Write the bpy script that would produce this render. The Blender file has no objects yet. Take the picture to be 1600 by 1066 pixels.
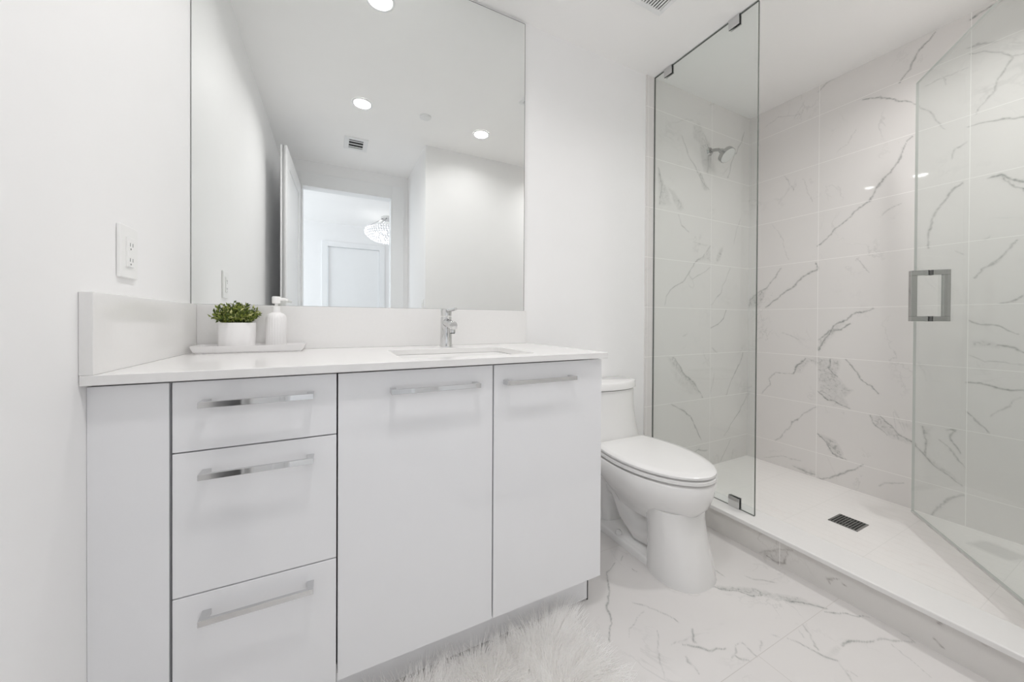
import bpy, bmesh, math, random
import numpy as np
from mathutils import Vector, Matrix

random.seed(7)
rng = np.random.default_rng(7)
SC = bpy.context.scene
COL = SC.collection
R = math.radians

# ------------------------------------------------------------------ camera
cam_d = bpy.data.cameras.new('camera')
cam = bpy.data.objects.new('camera', cam_d)
COL.objects.link(cam)
YAW, PITCH, ROLL = 0.465533, -0.005588, 0.005025
F_PX, SHIFT_V = 558.433, -27.785
_r = Vector((math.cos(YAW), -math.sin(YAW), 0))
_f = Vector((math.sin(YAW) * math.cos(PITCH), math.cos(YAW) * math.cos(PITCH), math.sin(PITCH)))
_u = _r.cross(_f)
_r2 = _r * math.cos(ROLL) + _u * math.sin(ROLL)
_u2 = -_r * math.sin(ROLL) + _u * math.cos(ROLL)
M = Matrix((_r2, _u2, -_f)).transposed().to_4x4()
M.translation = (0.426986, -1.564715, 1.021249)
cam.matrix_world = M
cam_d.sensor_fit = 'HORIZONTAL'
cam_d.sensor_width = 36.0
cam_d.lens = F_PX / 1600 * 36.0
cam_d.shift_y = SHIFT_V / 1600
cam_d.clip_start = 0.02
SC.camera = cam

# ------------------------------------------------------------------ view, world, big lights
SC.view_settings.view_transform = 'Standard'
SC.view_settings.look = 'None'
SC.view_settings.gamma = 1.0
SC.view_settings.use_curve_mapping = False
SC.view_settings.exposure = 0.15
world = bpy.data.worlds.new('world')
SC.world = world
world.use_nodes = True
world.node_tree.nodes['Background'].inputs[0].default_value = (0.85, 0.92, 1.0, 1)
world.node_tree.nodes['Background'].inputs[1].default_value = 1.0
SC.cycles.diffuse_bounces = 20
SC.cycles.max_bounces = 24
SC.cycles.transparent_max_bounces = 24
SC.cycles.sample_clamp_indirect = 6.0

P_DOWN, P_DAY = (2.5, 4.7, 1.6, 6.3), 23.0      # watts: each downlight, added bedroom daylight

def area_light(name, loc, rot, sx, sy, power, color, spread=180, shape='RECTANGLE'):
    d = bpy.data.lights.new(name, 'AREA')
    d.shape = shape
    d.size = sx
    if shape == 'RECTANGLE':
        d.size_y = sy
    d.energy = power
    d.color = color
    d.spread = R(spread)
    o = bpy.data.objects.new(name, d)
    o.location = loc
    o.rotation_euler = rot
    COL.objects.link(o)
    return o

# area light added to brighten the bedroom as daylight, in an unseen added window
area_light('added_daylight', (-1.52, -3.45, 1.35), (0, R(-90), 0), 1.9, 1.5, P_DAY, (0.88, 0.94, 1.0))

# ------------------------------------------------------------------ helpers
H = 2.5

def link(name, bm, mats, parent=None, smooth=False, bevel=0.0, recalc=True, autos=None):
    if recalc:
        bmesh.ops.recalc_face_normals(bm, faces=bm.faces[:])
    me = bpy.data.meshes.new(name)
    bm.to_mesh(me)
    bm.free()
    if not isinstance(mats, (list, tuple)):
        mats = [mats]
    for m in mats:
        me.materials.append(m)
    o = bpy.data.objects.new(name, me)
    COL.objects.link(o)
    if parent:
        o.parent = parent
        o.matrix_parent_inverse = Matrix.Translation(-parent.location) if parent.type == 'EMPTY' else Matrix()
    if smooth:
        for p in me.polygons:
            p.use_smooth = True
        if autos:
            me.set_sharp_from_angle(angle=R(autos))
    if bevel:
        b = o.modifiers.new('bevel', 'BEVEL')
        b.width = bevel
        b.segments = 3
        b.limit_method = 'ANGLE'
        b.angle_limit = R(40)
        b.harden_normals = False
    return o

def thing(name, label, cat, loc=(0, 0, 0), group=None):
    o = bpy.data.objects.new(name, None)
    o.empty_display_size = 0.05
    o.location = loc
    COL.objects.link(o)
    return tag(o, label, cat, group)

def tag(o, label, cat, group=None):
    o['label'] = label
    o['category'] = cat
    if group:
        o['group'] = group
    return o

def struct(o):
    o['kind'] = 'structure'
    return o

def box(bm, x0, x1, y0, y1, z0, z1, mi=0):
    v = [bm.verts.new(p) for p in ((x0, y0, z0), (x1, y0, z0), (x1, y1, z0), (x0, y1, z0),
                                   (x0, y0, z1), (x1, y0, z1), (x1, y1, z1), (x0, y1, z1))]
    fs = []
    for idx in ((0, 3, 2, 1), (4, 5, 6, 7), (0, 1, 5, 4), (1, 2, 6, 5), (2, 3, 7, 6), (3, 0, 4, 7)):
        f = bm.faces.new([v[i] for i in idx])
        f.material_index = mi
        fs.append(f)
    return fs

def BX(*a):
    bm = bmesh.new()
    box(bm, *a)
    return bm

def loft(bm, rings, cap0=True, cap1=True, mi=0):
    vs = [[bm.verts.new(p) for p in r] for r in rings]
    n = len(vs[0])
    for a, b in zip(vs[:-1], vs[1:]):
        for i in range(n):
            f = bm.faces.new((a[i], a[(i + 1) % n], b[(i + 1) % n], b[i]))
            f.material_index = mi
    if cap0:
        bm.faces.new(vs[0][::-1]).material_index = mi
    if cap1:
        bm.faces.new(vs[-1]).material_index = mi
    return vs

def lathe(bm, prof, c=(0, 0), n=32, cap0=True, cap1=True):
    rings = [[(c[0] + r * math.cos(2 * math.pi * i / n), c[1] + r * math.sin(2 * math.pi * i / n), z) for i in range(n)] for r, z in prof]
    loft(bm, rings, cap0, cap1)

def tube(bm, pts, rad, n=14):
    pts = [Vector(p) for p in pts]
    rings = []
    prev = None
    for i, p in enumerate(pts):
        t = (pts[min(i + 1, len(pts) - 1)] - pts[max(i - 1, 0)]).normalized()
        if prev is None:
            a = t.orthogonal().normalized()
        else:
            a = (prev - t * prev.dot(t)).normalized()
        prev = a
        b = t.cross(a)
        r = rad[i] if isinstance(rad, (list, tuple)) else rad
        rings.append([tuple(p + (a * math.cos(2 * math.pi * k / n) + b * math.sin(2 * math.pi * k / n)) * r) for k in range(n)])
    loft(bm, rings)

def cyl(bm, p, d, r, h, n=32, r2=None):
    d = Vector(d).normalized()
    p = Vector(p)
    tube_pts = [p, p + d * h]
    a = d.orthogonal().normalized()
    b = d.cross(a)
    rings = []
    for q, rr in ((p, r), (p + d * h, r if r2 is None else r2)):
        rings.append([tuple(q + (a * math.cos(2 * math.pi * k / n) + b * math.sin(2 * math.pi * k / n)) * rr) for k in range(n)])
    loft(bm, rings)

def prism(bm, poly, z0, z1):
    loft(bm, [[(x, y, z0) for x, y in poly], [(x, y, z1) for x, y in poly]])

def rrect(x0, x1, y0, y1, r, n=6):
    pts = []
    for cx, cy, a0 in ((x1 - r, y1 - r, 0), (x0 + r, y1 - r, 90), (x0 + r, y0 + r, 180), (x1 - r, y0 + r, 270)):
        for k in range(n + 1):
            a = R(a0 + 90 * k / n)
            pts.append((cx + r * math.cos(a), cy + r * math.sin(a)))
    return pts

# ------------------------------------------------------------------ materials
def mat(name, color, rough=0.5, metal=0.0, spec=0.5, coat=0.0, coat_rough=0.03, bump=0.0, bump_scale=60, vary=0.0, vary_scale=8, emit=0.0, emit_color=(1, 1, 1)):
    m = bpy.data.materials.new(name)
    m.use_nodes = True
    nt = m.node_tree
    b = nt.nodes['Principled BSDF']
    b.inputs['Base Color'].default_value = (*color, 1)
    b.inputs['Roughness'].default_value = rough
    b.inputs['Metallic'].default_value = metal
    b.inputs['Specular IOR Level'].default_value = spec
    b.inputs['Coat Weight'].default_value = coat
    b.inputs['Coat Roughness'].default_value = coat_rough
    if emit:
        b.inputs['Emission Color'].default_value = (*emit_color, 1)
        b.inputs['Emission Strength'].default_value = emit
    tc = nt.nodes.new('ShaderNodeTexCoord')
    nz = nt.nodes.new('ShaderNodeTexNoise')
    nz.inputs['Scale'].default_value = vary_scale
    nz.inputs['Detail'].default_value = 3
    nt.links.new(tc.outputs['Object'], nz.inputs['Vector'])
    mx = nt.nodes.new('ShaderNodeMix')
    mx.data_type = 'RGBA'
    k = max(vary, 0.01)
    mx.inputs['A'].default_value = (*[c * (1 - k) for c in color], 1)
    mx.inputs['B'].default_value = (*[min(1, c * (1 + k)) for c in color], 1)
    nt.links.new(nz.outputs['Fac'], mx.inputs['Factor'])
    nt.links.new(mx.outputs['Result'], b.inputs['Base Color'])
    if bump:
        n2 = nt.nodes.new('ShaderNodeTexNoise')
        n2.inputs['Scale'].default_value = bump_scale
        n2.inputs['Detail'].default_value = 4
        nt.links.new(tc.outputs['Object'], n2.inputs['Vector'])
        bp = nt.nodes.new('ShaderNodeBump')
        bp.inputs['Strength'].default_value = bump
        bp.inputs['Distance'].default_value = 0.002
        nt.links.new(n2.outputs['Fac'], bp.inputs['Height'])
        nt.links.new(bp.outputs['Normal'], b.inputs['Normal'])
    return m

def marble(name, base, vein, joints, rough=0.035, grout=(0.90, 0.885, 0.87), jw=0.0022, faint=0.2, row_shift=None):
    """joints: list of (axis, offset, pitch); veins come from the mesh's 'vein' attribute plus faint noise veins."""
    m = bpy.data.materials.new(name)
    m.use_nodes = True
    nt = m.node_tree
    N, L = nt.nodes.new, nt.links.new
    b = nt.nodes['Principled BSDF']
    b.inputs['Roughness'].default_value = rough
    tc = N('ShaderNodeTexCoord')
    sx = N('ShaderNodeSeparateXYZ')
    L(tc.outputs['Object'], sx.inputs[0])
    def math_(op, a, bb=None, c=None):
        n = N('ShaderNodeMath')
        n.operation = op
        for i, v in enumerate((a, bb, c)):
            if v is None:
                continue
            if isinstance(v, (int, float)):
                n.inputs[i].default_value = v
            else:
                L(v, n.inputs[i])
        return n.outputs[0]
    # soft cloudiness
    n1 = N('ShaderNodeTexNoise')
    n1.inputs['Scale'].default_value = 3.0
    n1.inputs['Detail'].default_value = 5
    L(tc.outputs['Object'], n1.inputs['Vector'])
    # faint wandering veins
    n2 = N('ShaderNodeTexNoise')
    n2.inputs['Scale'].default_value = 2.6
    n2.inputs['Detail'].default_value = 7
    n2.inputs['Roughness'].default_value = 0.6
    n2.inputs['Distortion'].default_value = 0.6
    L(tc.outputs['Object'], n2.inputs['Vector'])
    d = math_('ABSOLUTE', math_('SUBTRACT', n2.outputs['Fac'], 0.5))
    mr = N('ShaderNodeMapRange')
    mr.inputs['From Min'].default_value = 0.0
    mr.inputs['From Max'].default_value = 0.012
    mr.inputs['To Min'].default_value = 1.0
    mr.inputs['To Max'].default_value = 0.0
    L(d, mr.inputs['Value'])
    n3 = N('ShaderNodeTexNoise')
    n3.inputs['Scale'].default_value = 4.5
    L(tc.outputs['Object'], n3.inputs['Vector'])
    gate = N('ShaderNodeMapRange')
    gate.inputs['From Min'].default_value = 0.48
    gate.inputs['From Max'].default_value = 0.68
    L(n3.outputs['Fac'], gate.inputs['Value'])
    fv = math_('MULTIPLY', math_('MULTIPLY', mr.outputs[0], gate.outputs[0]), faint)
    at = N('ShaderNodeAttribute')
    at.attribute_name = 'vein'
    n4 = N('ShaderNodeTexNoise')
    n4.inputs['Scale'].default_value = 95
    n4.inputs['Detail'].default_value = 4
    L(tc.outputs['Object'], n4.inputs['Vector'])
    br = N('ShaderNodeMapRange')
    br.inputs['From Min'].default_value = 0.3
    br.inputs['From Max'].default_value = 0.65
    br.inputs['To Min'].default_value = 0.45
    br.inputs['To Max'].default_value = 1.1
    L(n4.outputs['Fac'], br.inputs['Value'])
    vn = math_('MULTIPLY', at.outputs['Fac'], br.outputs[0])
    tot = math_('MINIMUM', math_('ADD', vn, fv), 1.0)
    m1 = N('ShaderNodeMix')
    m1.data_type = 'RGBA'
    m1.inputs['A'].default_value = (*[c * 0.97 for c in base], 1)
    m1.inputs['B'].default_value = (*[min(1, c * 1.03) for c in base], 1)
    L(n1.outputs['Fac'], m1.inputs['Factor'])
    m2 = N('ShaderNodeMix')
    m2.data_type = 'RGBA'
    m2.inputs['B'].default_value = (*vein, 1)
    L(m1.outputs['Result'], m2.inputs['A'])
    L(tot, m2.inputs['Factor'])
    # joints
    jm = None
    for ax, off, pitch, *gate_ in joints:
        q = math_('SUBTRACT', sx.outputs[ax], off - pitch * 20 - pitch / 2)
        q = math_('MODULO', q, pitch)
        q = math_('ABSOLUTE', math_('SUBTRACT', q, pitch / 2))
        q = math_('LESS_THAN', q, jw / 2)
        if gate_:
            q = math_('MULTIPLY', q, math_('LESS_THAN', sx.outputs[gate_[0]], gate_[1]))
        jm = q if jm is None else math_('MAXIMUM', jm, q)
    m3 = N('ShaderNodeMix')
    m3.data_type = 'RGBA'
    m3.inputs['B'].default_value = (*grout, 1)
    L(m2.outputs['Result'], m3.inputs['A'])
    if jm is not None:
        L(jm, m3.inputs['Factor'])
        rr = math_('ADD', math_('MULTIPLY', jm, 0.4), rough)
        L(rr, b.inputs['Roughness'])
    else:
        m3.inputs['Factor'].default_value = 0
    L(m3.outputs['Result'], b.inputs['Base Color'])
    return m

def glass_mat(name, tint=(0.955, 0.972, 0.965)):
    """thin clear glass: see-through plus a Schlick mirror term, same for every kind of ray"""
    m = bpy.data.materials.new(name)
    m.use_nodes = True
    nt = m.node_tree
    nt.nodes.clear()
    N, L = nt.nodes.new, nt.links.new
    out = N('ShaderNodeOutputMaterial')
    tr = N('ShaderNodeBsdfTransparent')
    tr.inputs[0].default_value = (*tint, 1)
    gl = N('ShaderNodeBsdfGlossy')
    gl.inputs['Roughness'].default_value = 0.0
    gl.inputs['Color'].default_value = (1, 1, 1, 1)
    ge = N('ShaderNodeNewGeometry')
    dt = N('ShaderNodeVectorMath')
    dt.operation = 'DOT_PRODUCT'
    L(ge.outputs['Incoming'], dt.inputs[0])
    L(ge.outputs['Normal'], dt.inputs[1])
    def math_(op, a, b=None):
        n = N('ShaderNodeMath')
        n.operation = op
        for i, v in enumerate((a, b)):
            if v is None:
                continue
            if isinstance(v, (int, float)):
                n.inputs[i].default_value = v
            else:
                L(v, n.inputs[i])
        return n.outputs[0]
    c = math_('ABSOLUTE', dt.outputs['Value'])
    s = math_('POWER', math_('SUBTRACT', 1.0, c), 5.0)
    fr = math_('ADD', math_('MULTIPLY', s, 0.96), 0.035)
    mix = N('ShaderNodeMixShader')
    L(fr, mix.inputs[0])
    L(tr.outputs[0], mix.inputs[1])
    L(gl.outputs[0], mix.inputs[2])
    L(mix.outputs[0], out.inputs[0])
    return m

PAINT = mat('wall_paint', (0.895, 0.893, 0.895), 0.55, bump=0.05, bump_scale=300)
CEILP = mat('ceiling_paint', (0.955, 0.948, 0.943), 0.7, bump=0.05, bump_scale=300)
TRIMP = mat('trim_paint', (0.86, 0.865, 0.87), 0.35)
CAB = mat('gloss_lacquer', (0.845, 0.847, 0.862), 0.12, coat=0.6)
CABIN = mat('cabinet_inside', (0.30, 0.29, 0.28), 0.6)
QUARTZ = mat('white_quartz', (0.82, 0.813, 0.805), 0.14, vary=0.015, vary_scale=120)
CHROME = mat('chrome', (0.68, 0.68, 0.68), 0.05, metal=1.0)
STEEL = mat('brushed_steel', (0.55, 0.55, 0.53), 0.25, metal=1.0)
MIRROR = mat('mirror_silver', (0.90, 0.915, 0.905), 0.0, metal=1.0)
EDGE_REFL = mat('edge_gap_reflection', (0.30, 0.31, 0.30), 0.3)
PORC = mat('porcelain', (0.845, 0.84, 0.832), 0.08, coat=0.3)
SEATP = mat('seat_plastic', (0.82, 0.816, 0.81), 0.15)
PLASTIC = mat('white_plastic', (0.87, 0.87, 0.86), 0.35)
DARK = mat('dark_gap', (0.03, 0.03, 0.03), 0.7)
BLACKR = mat('black_rubber', (0.02, 0.02, 0.02), 0.5)
GREYM = mat('grey_shadow_gap', (0.22, 0.22, 0.22), 0.6)
GLASS = glass_mat('clear_glass')
GEDGE = mat('glass_edge', (0.10, 0.115, 0.105), 0.15)
HCHROME = mat('polished_handle', (0.5, 0.5, 0.49), 0.06, metal=1.0)
SWEEP = mat('clear_vinyl', (0.55, 0.55, 0.53), 0.25)
CERAM = mat('matte_ceramic', (0.83, 0.82, 0.82), 0.45)
LENS = mat('lamp_lens', (1, 1, 1), 0.4, emit=14.0, emit_color=(1, 0.98, 0.94))
def fur_mat(name, color):
    m = bpy.data.materials.new(name)
    m.use_nodes = True
    nt = m.node_tree
    nt.nodes.clear()
    N, L = nt.nodes.new, nt.links.new
    out = N('ShaderNodeOutputMaterial')
    tc = N('ShaderNodeTexCoord')
    nz = N('ShaderNodeTexNoise')
    nz.inputs['Scale'].default_value = 30
    L(tc.outputs['Object'], nz.inputs['Vector'])
    mx = N('ShaderNodeMix')
    mx.data_type = 'RGBA'
    mx.inputs['A'].default_value = (*[c * 0.97 for c in color], 1)
    mx.inputs['B'].default_value = (*[min(1, c * 1.02) for c in color], 1)
    L(nz.outputs['Fac'], mx.inputs['Factor'])
    d = N('ShaderNodeBsdfDiffuse')
    t = N('ShaderNodeBsdfTranslucent')
    L(mx.outputs['Result'], d.inputs[0])
    L(mx.outputs['Result'], t.inputs[0])
    ms = N('ShaderNodeMixShader')
    ms.inputs[0].default_value = 0.5
    L(d.outputs[0], ms.inputs[1])
    L(t.outputs[0], ms.inputs[2])
    L(ms.outputs[0], out.inputs[0])
    return m
FUR = fur_mat('white_fur', (0.994, 0.984, 0.975))
PANTILE = marble('shower_pan_tile', (0.89, 0.87, 0.855), (0.76, 0.67, 0.65), [(0, 2.245, 0.0508), (1, 0.0, 0.3)], rough=0.3, grout=(0.82, 0.81, 0.79), jw=0.002, faint=0.25)
TILE_R = marble('marble_wall_right', (0.765, 0.745, 0.732), (0.25, 0.26, 0.25), [(1, -0.425, 0.592), (2, 0.208, 0.3009)])
TILE_B = marble('marble_wall_back', (0.765, 0.745, 0.732), (0.25, 0.26, 0.25), [(0, 2.711, 0.592), (2, 0.208, 0.3009)])
TILE_F = marble('marble_floor', (0.73, 0.712, 0.702), (0.22, 0.24, 0.23), [(1, -0.932, 0.6), (0, 1.595, 1.2, 1, -0.932)], rough=0.045, grout=(0.55, 0.53, 0.51), jw=0.002)
TILE_C = marble('marble_curb', (0.74, 0.725, 0.705), (0.25, 0.225, 0.21), [(1, -0.735, 0.6)], rough=0.1)

# ------------------------------------------------------------------ marble veins (world millimetres on each face)
VEIN_RIGHT = [["L",9,90,[[-123,1129],[-187,1181],[-272,1247],[-337,1303],[-384,1339],[-417,1354],[-418,1403]]],["L",8,70,[[-7,1133],[-26,1189],[-75,1238],[-131,1258],[-177,1320],[-220,1383]]],["B",0,60,[[-7,1133],[-26,1210],[-84,1247],[-141,1257],[-85,1124]]],["L",10,90,[[-294,691],[-326,742],[-365,796]]],["B",0,50,[[-294,691],[-342,694],[-373,738],[-388,786],[-462,798],[-403,805],[-365,796]]],["B",0,60,[[-369,799],[-455,800],[-496,799],[-536,798],[-536,728],[-517,693],[-575,636],[-601,624],[-563,577],[-583,524],[-512,525],[-436,595],[-434,750]]],["L",8,90,[[-493,793],[-490,739],[-517,693]]],["L",7,80,[[-436,595],[-484,553],[-583,520]]],["L",6,60,[[-434,732],[-483,713],[-517,693]]],["L",8,90,[[-434,844],[-454,906],[-488,966],[-514,1012],[-572,1042],[-609,1077],[-686,1104]]],["L",8,90,[[-433,922],[-481,975],[-547,985],[-585,1018]]],["B",0,50,[[-434,836],[-433,922],[-488,971],[-514,1012],[-572,1034],[-541,984],[-481,924]]],["L",7,80,[[-568,806],[-593,768],[-630,709],[-666,675],[-706,628]]],["B",0,75,[[-431,326],[-486,325],[-513,316],[-540,275],[-566,213],[-527,216],[-494,251],[-459,292]]],["L",7,90,[[-431,326],[-459,295],[-494,251],[-527,221],[-566,213]]],["B",0,55,[[-673,504],[-713,509],[-752,478],[-773,446],[-840,410],[-885,361],[-922,327],[-1011,248],[-1011,230],[-968,266],[-922,297],[-885,347],[-841,385],[-795,393],[-741,407],[-697,448]]],["L",7,80,[[-713,509],[-752,470],[-784,434],[-840,404],[-885,349],[-922,300],[-968,269],[-1011,232]]],["L",6,70,[[-673,504],[-697,453],[-741,407]]],["B",0,55,[[-879,496],[-902,498],[-898,438],[-889,358],[-880,359]]],["L",8,80,[[-879,496],[-884,406],[-885,349]]],["B",0,35,[[-789,495],[-835,499],[-840,450],[-815,465]]],["L",8,80,[[-957,494],[-987,502],[-970,473],[-975,434],[-993,396]]],["L",6,60,[[-930,441],[-975,387],[-1010,328]]],["L",7,80,[[-433,42],[-515,91],[-579,149],[-646,206]]],["L",6,50,[[-716,116],[-743,147],[-807,176]]],["L",9,70,[[-906,48],[-942,121],[-968,160],[-1011,199]]],["L",7,70,[[-1017,1034],[-1046,1021],[-1108,1006],[-1160,974]]],["L",8,80,[[-1101,930],[-1138,917],[-1171,895]]],["B",0,50,[[-1018,949],[-1062,955],[-1101,934],[-1138,920],[-1109,915],[-1063,919],[-1030,910]]],["L",8,90,[[-1019,745],[-1064,738],[-1110,727],[-1172,725]]],["L",8,80,[[-1021,593],[-1049,561],[-1077,517]]],["L",5,45,[[-1023,870],[-1063,848],[-1109,846],[-1171,835]]],["L",5,40,[[-1088,596],[-1118,647],[-1169,694]]],["L",6,50,[[-1036,1243],[-1068,1284],[-1113,1318]]],["L",8,80,[[-1107,1106],[-1137,1115],[-1169,1138]]],["L",7,80,[[-425,1504],[-497,1571],[-535,1602],[-601,1670],[-663,1713],[-690,1764],[-737,1842],[-768,1880],[-797,1946],[-811,1988],[-833,1999]]],["L",8,80,[[-630,2303],[-697,2277],[-765,2225],[-824,2182]]],["L",5,50,[[-824,2182],[-880,2105],[-943,1981]]],["L",7,75,[[-774,2308],[-808,2357],[-841,2419],[-882,2459],[-904,2490]]],["L",6,60,[[-418,2470],[-458,2491],[-496,2496]]],["L",4,35,[[-506,2046],[-556,2072],[-603,2151]]],["L",5,45,[[-707,1605],[-739,1640],[-784,1663]]],["L",4,40,[[-609,1394],[-666,1310]]],["L",9,70,[[-881,1412],[-885,1485],[-920,1597],[-970,1672],[-995,1690]]],["L",7,50,[[-957,1826],[-969,1872],[-1005,1895]]],["L",9,90,[[-1013,2468],[-1044,2482],[-1099,2493]]],["L",8,60,[[-1010,2332],[-1037,2332],[-1090,2308]]],["L",6,60,[[-1014,2304],[-1060,2286],[-1101,2259],[-1130,2204],[-1105,2148],[-1077,2081],[-1032,2013]]],["L",5,40,[[-1130,2210],[-1163,2205]]],["L",7,70,[[-1013,1958],[-1070,1954],[-1121,1944],[-1165,1925]]],["L",9,90,[[-1069,1689],[-1102,1696],[-1144,1665],[-1167,1643]]],["L",6,70,[[-1102,1692],[-1123,1658],[-1168,1608]]],["B",0,40,[[-1080,1685],[-1102,1693],[-1144,1663],[-1167,1632],[-1137,1642],[-1109,1663]]],["L",7,70,[[-1034,1241],[-1068,1286],[-1112,1328],[-1132,1360],[-1156,1393]]],["L",5,50,[[-1059,1416],[-1082,1424]]],["L",5,50,[[-977,1369],[-1005,1360]]],["L",5,40,[[-870,2238],[-915,2245],[-1003,2245]]],["L",5,40,[[-928,2257],[-941,2206]]],["L",6,60,[[-100,523],[-155,593],[-146,631],[-191,677],[-294,691]]],["L",6,60,[[-195,214],[-246,278],[-296,359],[-360,440],[-421,491]]],["L",7,70,[[-298,84],[-347,73],[-424,66]]],["B",0,50,[[-298,88],[-347,87],[-424,84],[-424,66],[-363,55]]],["L",4,35,[[-224,955],[-275,937],[-332,911]]],["L",5,40,[[-123,71],[-248,124],[-347,129]]],["L",4,40,[[-233,2009],[-259,1961],[-284,1896]]],["L",4,30,[[-340,1952],[-388,1789]]],["L",4,30,[[-156,1699],[-228,1585],[-263,1444]]],["L",4,30,[[-113,2395],[-186,2418],[-321,2378]]]]
VEIN_BACK = [["B",0,60,[[2287,812],[2344,801],[2398,752],[2453,690],[2566,620],[2640,518],[2552,574],[2454,656],[2345,737]]],["L",8,80,[[2344,801],[2412,733],[2453,684],[2552,621],[2640,518]]],["B",0,25,[[2319,738],[2454,656],[2640,518],[2510,558],[2373,643]]],["L",7,80,[[2335,504],[2428,463],[2512,407],[2570,324],[2623,240]]],["L",7,60,[[2263,1130],[2314,1218],[2446,1289],[2487,1338],[2557,1418],[2629,1453],[2702,1537]]],["B",0,50,[[2557,1428],[2629,1457],[2702,1537],[2709,1430]]],["B",0,60,[[2758,1428],[2794,1522],[2841,1547],[2801,1447]]],["L",5,50,[[2487,1347],[2524,1303],[2704,1391]]],["L",5,50,[[2707,1138],[2814,1220],[2924,1407]]],["L",6,70,[[2709,981],[2785,1001],[2848,1051],[2885,1112]]],["L",6,70,[[2887,516],[2951,623],[3033,721],[3073,802]]],["L",6,60,[[2875,224],[2939,297],[3038,378],[3123,485]]],["L",5,40,[[2715,541],[2759,665]]],["L",5,50,[[2829,60],[2940,195]]],["L",6,60,[[2557,170],[2615,174],[2689,156]]],["L",5,40,[[2437,936],[2472,945]]],["L",5,50,[[2726,844],[2788,816]]],["B",0,45,[[2519,2296],[2590,2333],[2635,2267],[2695,2223],[2711,2111],[2667,2005],[2629,2036],[2577,2197],[2520,2212]]],["L",7,70,[[2626,2265],[2680,2181],[2667,2024]]],["B",0,70,[[2565,2024],[2617,1996],[2647,1944],[2693,1913],[2630,1902],[2589,1971]]],["L",6,60,[[2410,2214],[2466,2116],[2551,2021],[2609,1956],[2684,1911]]],["B",0,55,[[2201,1962],[2257,1875],[2334,1852],[2401,1809],[2442,1741],[2380,1736],[2322,1805],[2282,1862],[2322,1751],[2215,1740]]],["L",7,70,[[2206,1963],[2232,1870],[2215,1740]]],["L",7,60,[[2884,2026],[2931,2156],[3012,2275],[3072,2388]]],["L",5,50,[[2677,2470],[2767,2514]]],["L",4,35,[[2330,2267],[2450,2325],[2533,2328]]],["L",5,50,[[2389,1706],[2416,1645],[2485,1602]]],["L",4,40,[[2528,1547],[2629,1538],[2749,1530]]],["L",5,40,[[2955,1571],[3004,1709],[3037,1765]]],["L",4,30,[[2836,2037],[2883,2096]]]]
VEIN_FLOOR = [["B",0,75,[[1741,-677],[1811,-721],[1876,-759],[1903,-792],[1938,-828],[1980,-867],[2008,-933],[1964,-902],[1932,-874],[1911,-841],[1832,-784],[1809,-748],[1751,-707]]],["L",6,90,[[1739,-679],[1753,-705],[1811,-747],[1828,-786],[1861,-799]]],["L",7,90,[[1923,-850],[1955,-878],[1983,-907],[2008,-933]]],["L",6,80,[[1983,-938],[1998,-951],[2013,-966]]],["L",4,70,[[2017,-964],[2036,-978],[2055,-1001],[2082,-1011],[2095,-1026]]],["L",4,50,[[1908,-711],[1928,-738],[1987,-788]]],["L",4,60,[[1826,-624],[1834,-643],[1836,-679]]],["L",4,60,[[1744,-940],[1754,-966],[1764,-993]]],["L",7,90,[[1764,-993],[1772,-1007],[1778,-1023],[1787,-1034],[1798,-1050]]],["B",0,60,[[1782,-1024],[1821,-1025],[1854,-1025],[1883,-1026],[1903,-1031],[1855,-1029],[1817,-1035],[1788,-1030]]],["L",7,80,[[1862,-1026],[1903,-1031],[1940,-1047],[1971,-1061]]],["L",5,50,[[1971,-1061],[2015,-1075],[2051,-1103],[2086,-1123]]],["L",4,60,[[2100,-1092],[2098,-1109],[2087,-1124]]],["L",4,50,[[1844,-937],[1825,-966],[1786,-1001]]],["L",3,35,[[1812,-939],[1795,-966]]],["L",4,50,[[1791,-1053],[1770,-1076],[1748,-1096]]],["L",3,35,[[1783,-1072],[1782,-1096]]],["L",6,80,[[1502,-782],[1483,-797],[1460,-813]]],["L",6,70,[[1418,-799],[1442,-817],[1460,-839],[1478,-854],[1502,-860],[1532,-876]]],["L",4,50,[[1568,-880],[1544,-900],[1520,-906]]],["L",4,45,[[1571,-878],[1592,-882],[1590,-935]]],["L",4,50,[[1533,-907],[1535,-923],[1547,-938]]],["L",5,50,[[1397,-839],[1382,-873],[1372,-890]]],["L",4,45,[[1658,-908],[1642,-917],[1621,-921]]],["L",4,50,[[1710,-911],[1722,-919],[1723,-926]]],["L",3,40,[[2024,-1099],[2002,-1139],[1976,-1190]]],["L",5,75,[[1496,-415],[1429,-449],[1351,-543],[1299,-587],[1269,-645],[1217,-694]]],["L",4,50,[[1402,-604],[1434,-637],[1460,-693],[1481,-740]]],["L",3,40,[[1408,-651],[1364,-672],[1310,-690],[1289,-712]]],["L",4,60,[[1539,-474],[1540,-497]]],["L",4,60,[[1559,-389],[1523,-420]]],["L",3,40,[[1384,-731],[1319,-796],[1275,-851]]],["L",3,40,[[1382,-785],[1454,-794]]]]
VEIN_CURB = [["B",0,50,[[-653,9],[-703,50],[-761,85],[-778,85],[-758,30],[-725,7],[-690,5]]],["L",6,80,[[-690,8],[-720,5],[-754,28],[-770,65]]],["L",5,60,[[-653,6],[-703,45],[-761,83],[-785,88]]],["L",4,70,[[-900,34],[-891,48],[-927,78]]],["L",4,70,[[-935,67],[-949,58]]],["L",7,70,[[-1172,91],[-1185,98]]],["L",4,70,[[-1168,36],[-1190,28]]],["L",4,60,[[-1249,99],[-1273,99]]]]
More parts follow.
